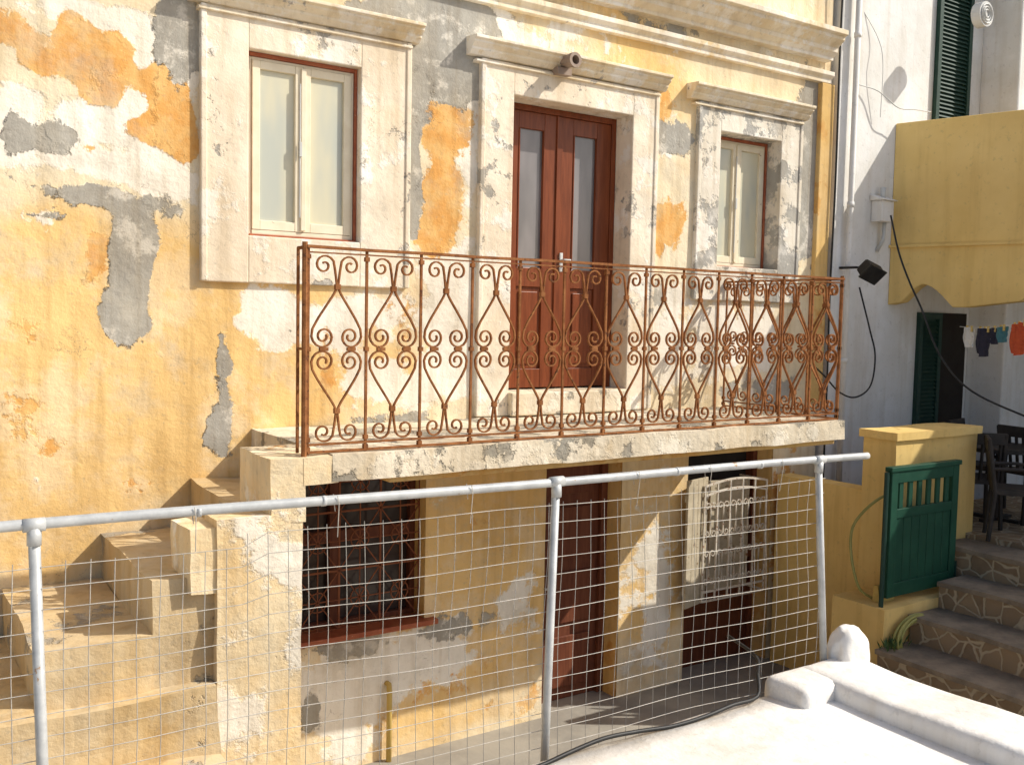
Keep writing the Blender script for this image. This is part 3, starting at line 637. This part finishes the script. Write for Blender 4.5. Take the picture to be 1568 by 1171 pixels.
# ---------------------------------------------------------------- roof terrace (near)
TR = empty('whitewashed_roof_terrace'); TZ = -1.95
bm = bmesh.new(); lump(bm, -7, 4.56, -13, -3.16, G0, TZ, .16, .014, 31); obj('floor', bm, M_wash, TR, 0, True)
bm = bmesh.new(); lump(bm, 4.14, 4.57, -13, -3.13, TZ-.3, -1.84, .08, .022, 33); lump(bm, 3.92, 4.36, -3.40, -3.12, TZ-.3, -1.865, .07, .022, 35)
o = obj('parapet', bm, M_wash, TR, 0, True)
m = o.modifiers.new('s', 'SUBSURF'); m.levels = 1; m.render_levels = 1
bm = bmesh.new(); bmesh.ops.create_icosphere(bm, subdivisions=4, radius=1)
for v in bm.verts:
    d = v.co.copy(); e = 3.2      # rounded, squarish plastered stub, a little wider at the foot
    k = (abs(d.x)**e+abs(d.y)**e+abs(d.z)**e)**(-1/e); d *= k
    w_ = 1.12-.22*d.z
    v.co = Vector((d.x*.105*w_, d.y*.085*w_, d.z*.175)) + noise.noise_vector(d*2.2)*.016; v.co += Vector((4.52, -3.19, -1.85))
obj('merlon', bm, M_wash, TR, 0, True)
bm = bmesh.new(); tube(bm, catmull([(x, -3.19+.02*math.sin(x*5), TZ+.02+.012*math.sin(x*7.3)) for x in [2+.2*i for i in range(10)]]+[(3.9,-3.10,-1.86),(4.05,-2.95,-1.83),(4.2,-2.6,-1.84)], 4), .010, 6); obj('black_floor_cable', bm, M_black, None, 0, True)

# ---------------------------------------------------------------- fence
FE = empty('wire_mesh_fence'); RZ = -.735
fy = lambda x: -2.9-.056*(x-.38)
bm = bmesh.new(); tube(bm, [(x, fy(x), RZ+.004*math.sin(x*2)) for x in [-2+i*.35 for i in range(20)]]+[(4.69,fy(4.69),RZ)], .0195, 12)
for x in (.475, 2.60, 4.30): tube(bm, [(x-.035,fy(x),RZ),(x+.035,fy(x),RZ)], .024, 12)
for x in (1.02, 1.50, 3.3, 3.86): tube(bm, [(x-.008,fy(x),RZ),(x+.008,fy(x),RZ)], .0215, 12)
for x, b_, zb in ((.475,.03,-2.4),(2.60,-.065,-2.4),(4.30,.07,-1.86)):
    tube(bm, [(x,fy(x)+.005,RZ),(x+b_,fy(x)-.03,zb)], .0195, 12); tube(bm, [(x,fy(x),RZ-.07),(x+b_*.03,fy(x),RZ-.01)], .0235, 12)
obj('pipe_frame', bm, M_galv, FE, 0, True)
bm = bmesh.new(); sp = .080; zt = RZ-.095
def off(x, z): return .022*noise.noise(Vector((x*1.3, 3, z*1.8))), .03*noise.noise(Vector((x*1.1, 9, z*1.4)))
n = int((4.36+1.6)/sp)
for i in range(n+1):
    x = -1.6+i*sp
    ztt = zt + .035*noise.noise(Vector((x*1.2, 5, 0))) - (.05 if x < 1.2 else 0)
    pts = []
    for k in range(10):
        z = ztt+(TZ-.15-ztt)*k/9; a, b_ = off(x, z); pts.append((x+a, fy(x)+b_, z))
    tube(bm, pts, .0016, 4, False)
for j in range(16):
    z = zt-.01-j*sp
    if z < TZ-.15: break
    pts = []
    for k in range(61):
        x = -1.6+(4.36+1.6)*k/60; a, b_ = off(x, z); pts.append((x, fy(x)+b_-.003, z+a*.8-(.05 if x < 1.2 else 0)*max(0, 1-j/6)))
    tube(bm, pts, .0016, 4, False)
for x in (1.0, 1.55, 2.15, 3.05, 3.5, 4.0):
    tube(bm, [(x,fy(x)-.022,RZ+.02),(x+.005,fy(x)-.024,RZ-.02),(x+.01,fy(x),RZ-.15)], .0018, 4, False); tube(bm, [(x,fy(x)+.022,RZ+.02),(x+.008,fy(x)+.02,RZ-.05)], .0018, 4, False)
obj('wire_mesh', bm, M_wire, FE)

# ---------------------------------------------------------------- light, sky, camera
V = Vector((-1.52, 1.0, -1.53)).normalized()
sl = bpy.data.lights.new('sun', 'SUN'); sl.energy = 5.0; sl.angle = math.radians(.5); sl.color = (1, .95, .85)
so = bpy.data.objects.new('sun', sl); S.collection.objects.link(so); so.rotation_euler = V.to_track_quat('-Z', 'Y').to_euler(); so.location = (8,-10,8)
w = bpy.data.worlds.new('World'); S.world = w; w.use_nodes = True; nt = w.node_tree
sk = nt.nodes.new('ShaderNodeTexSky'); sk.sky_type = 'NISHITA'; sk.sun_disc = False; sk.sun_elevation = math.asin(-V.z); sk.sun_rotation = math.atan2(-V.x, -V.y); sk.dust_density = 3.0
bg = nt.nodes['Background']; nt.links.new(sk.outputs[0], bg.inputs[0]); bg.inputs[1].default_value = .14
cam = bpy.data.cameras.new('camera'); co_ = bpy.data.objects.new('camera', cam); S.collection.objects.link(co_)
cam.sensor_width = 36; cam.lens = FPX/1568*36; cam.clip_end = 2000; cam.clip_start = .05
M = Matrix((rgt, up, -fwd)).transposed().to_4x4(); M.translation = C; co_.matrix_world = M
S.camera = co_
for o in list(S.objects):
    if o.parent is None: o.location.z += 3.4
S.view_settings.view_transform = 'Standard'; S.view_settings.look = 'None'; S.view_settings.exposure = 0
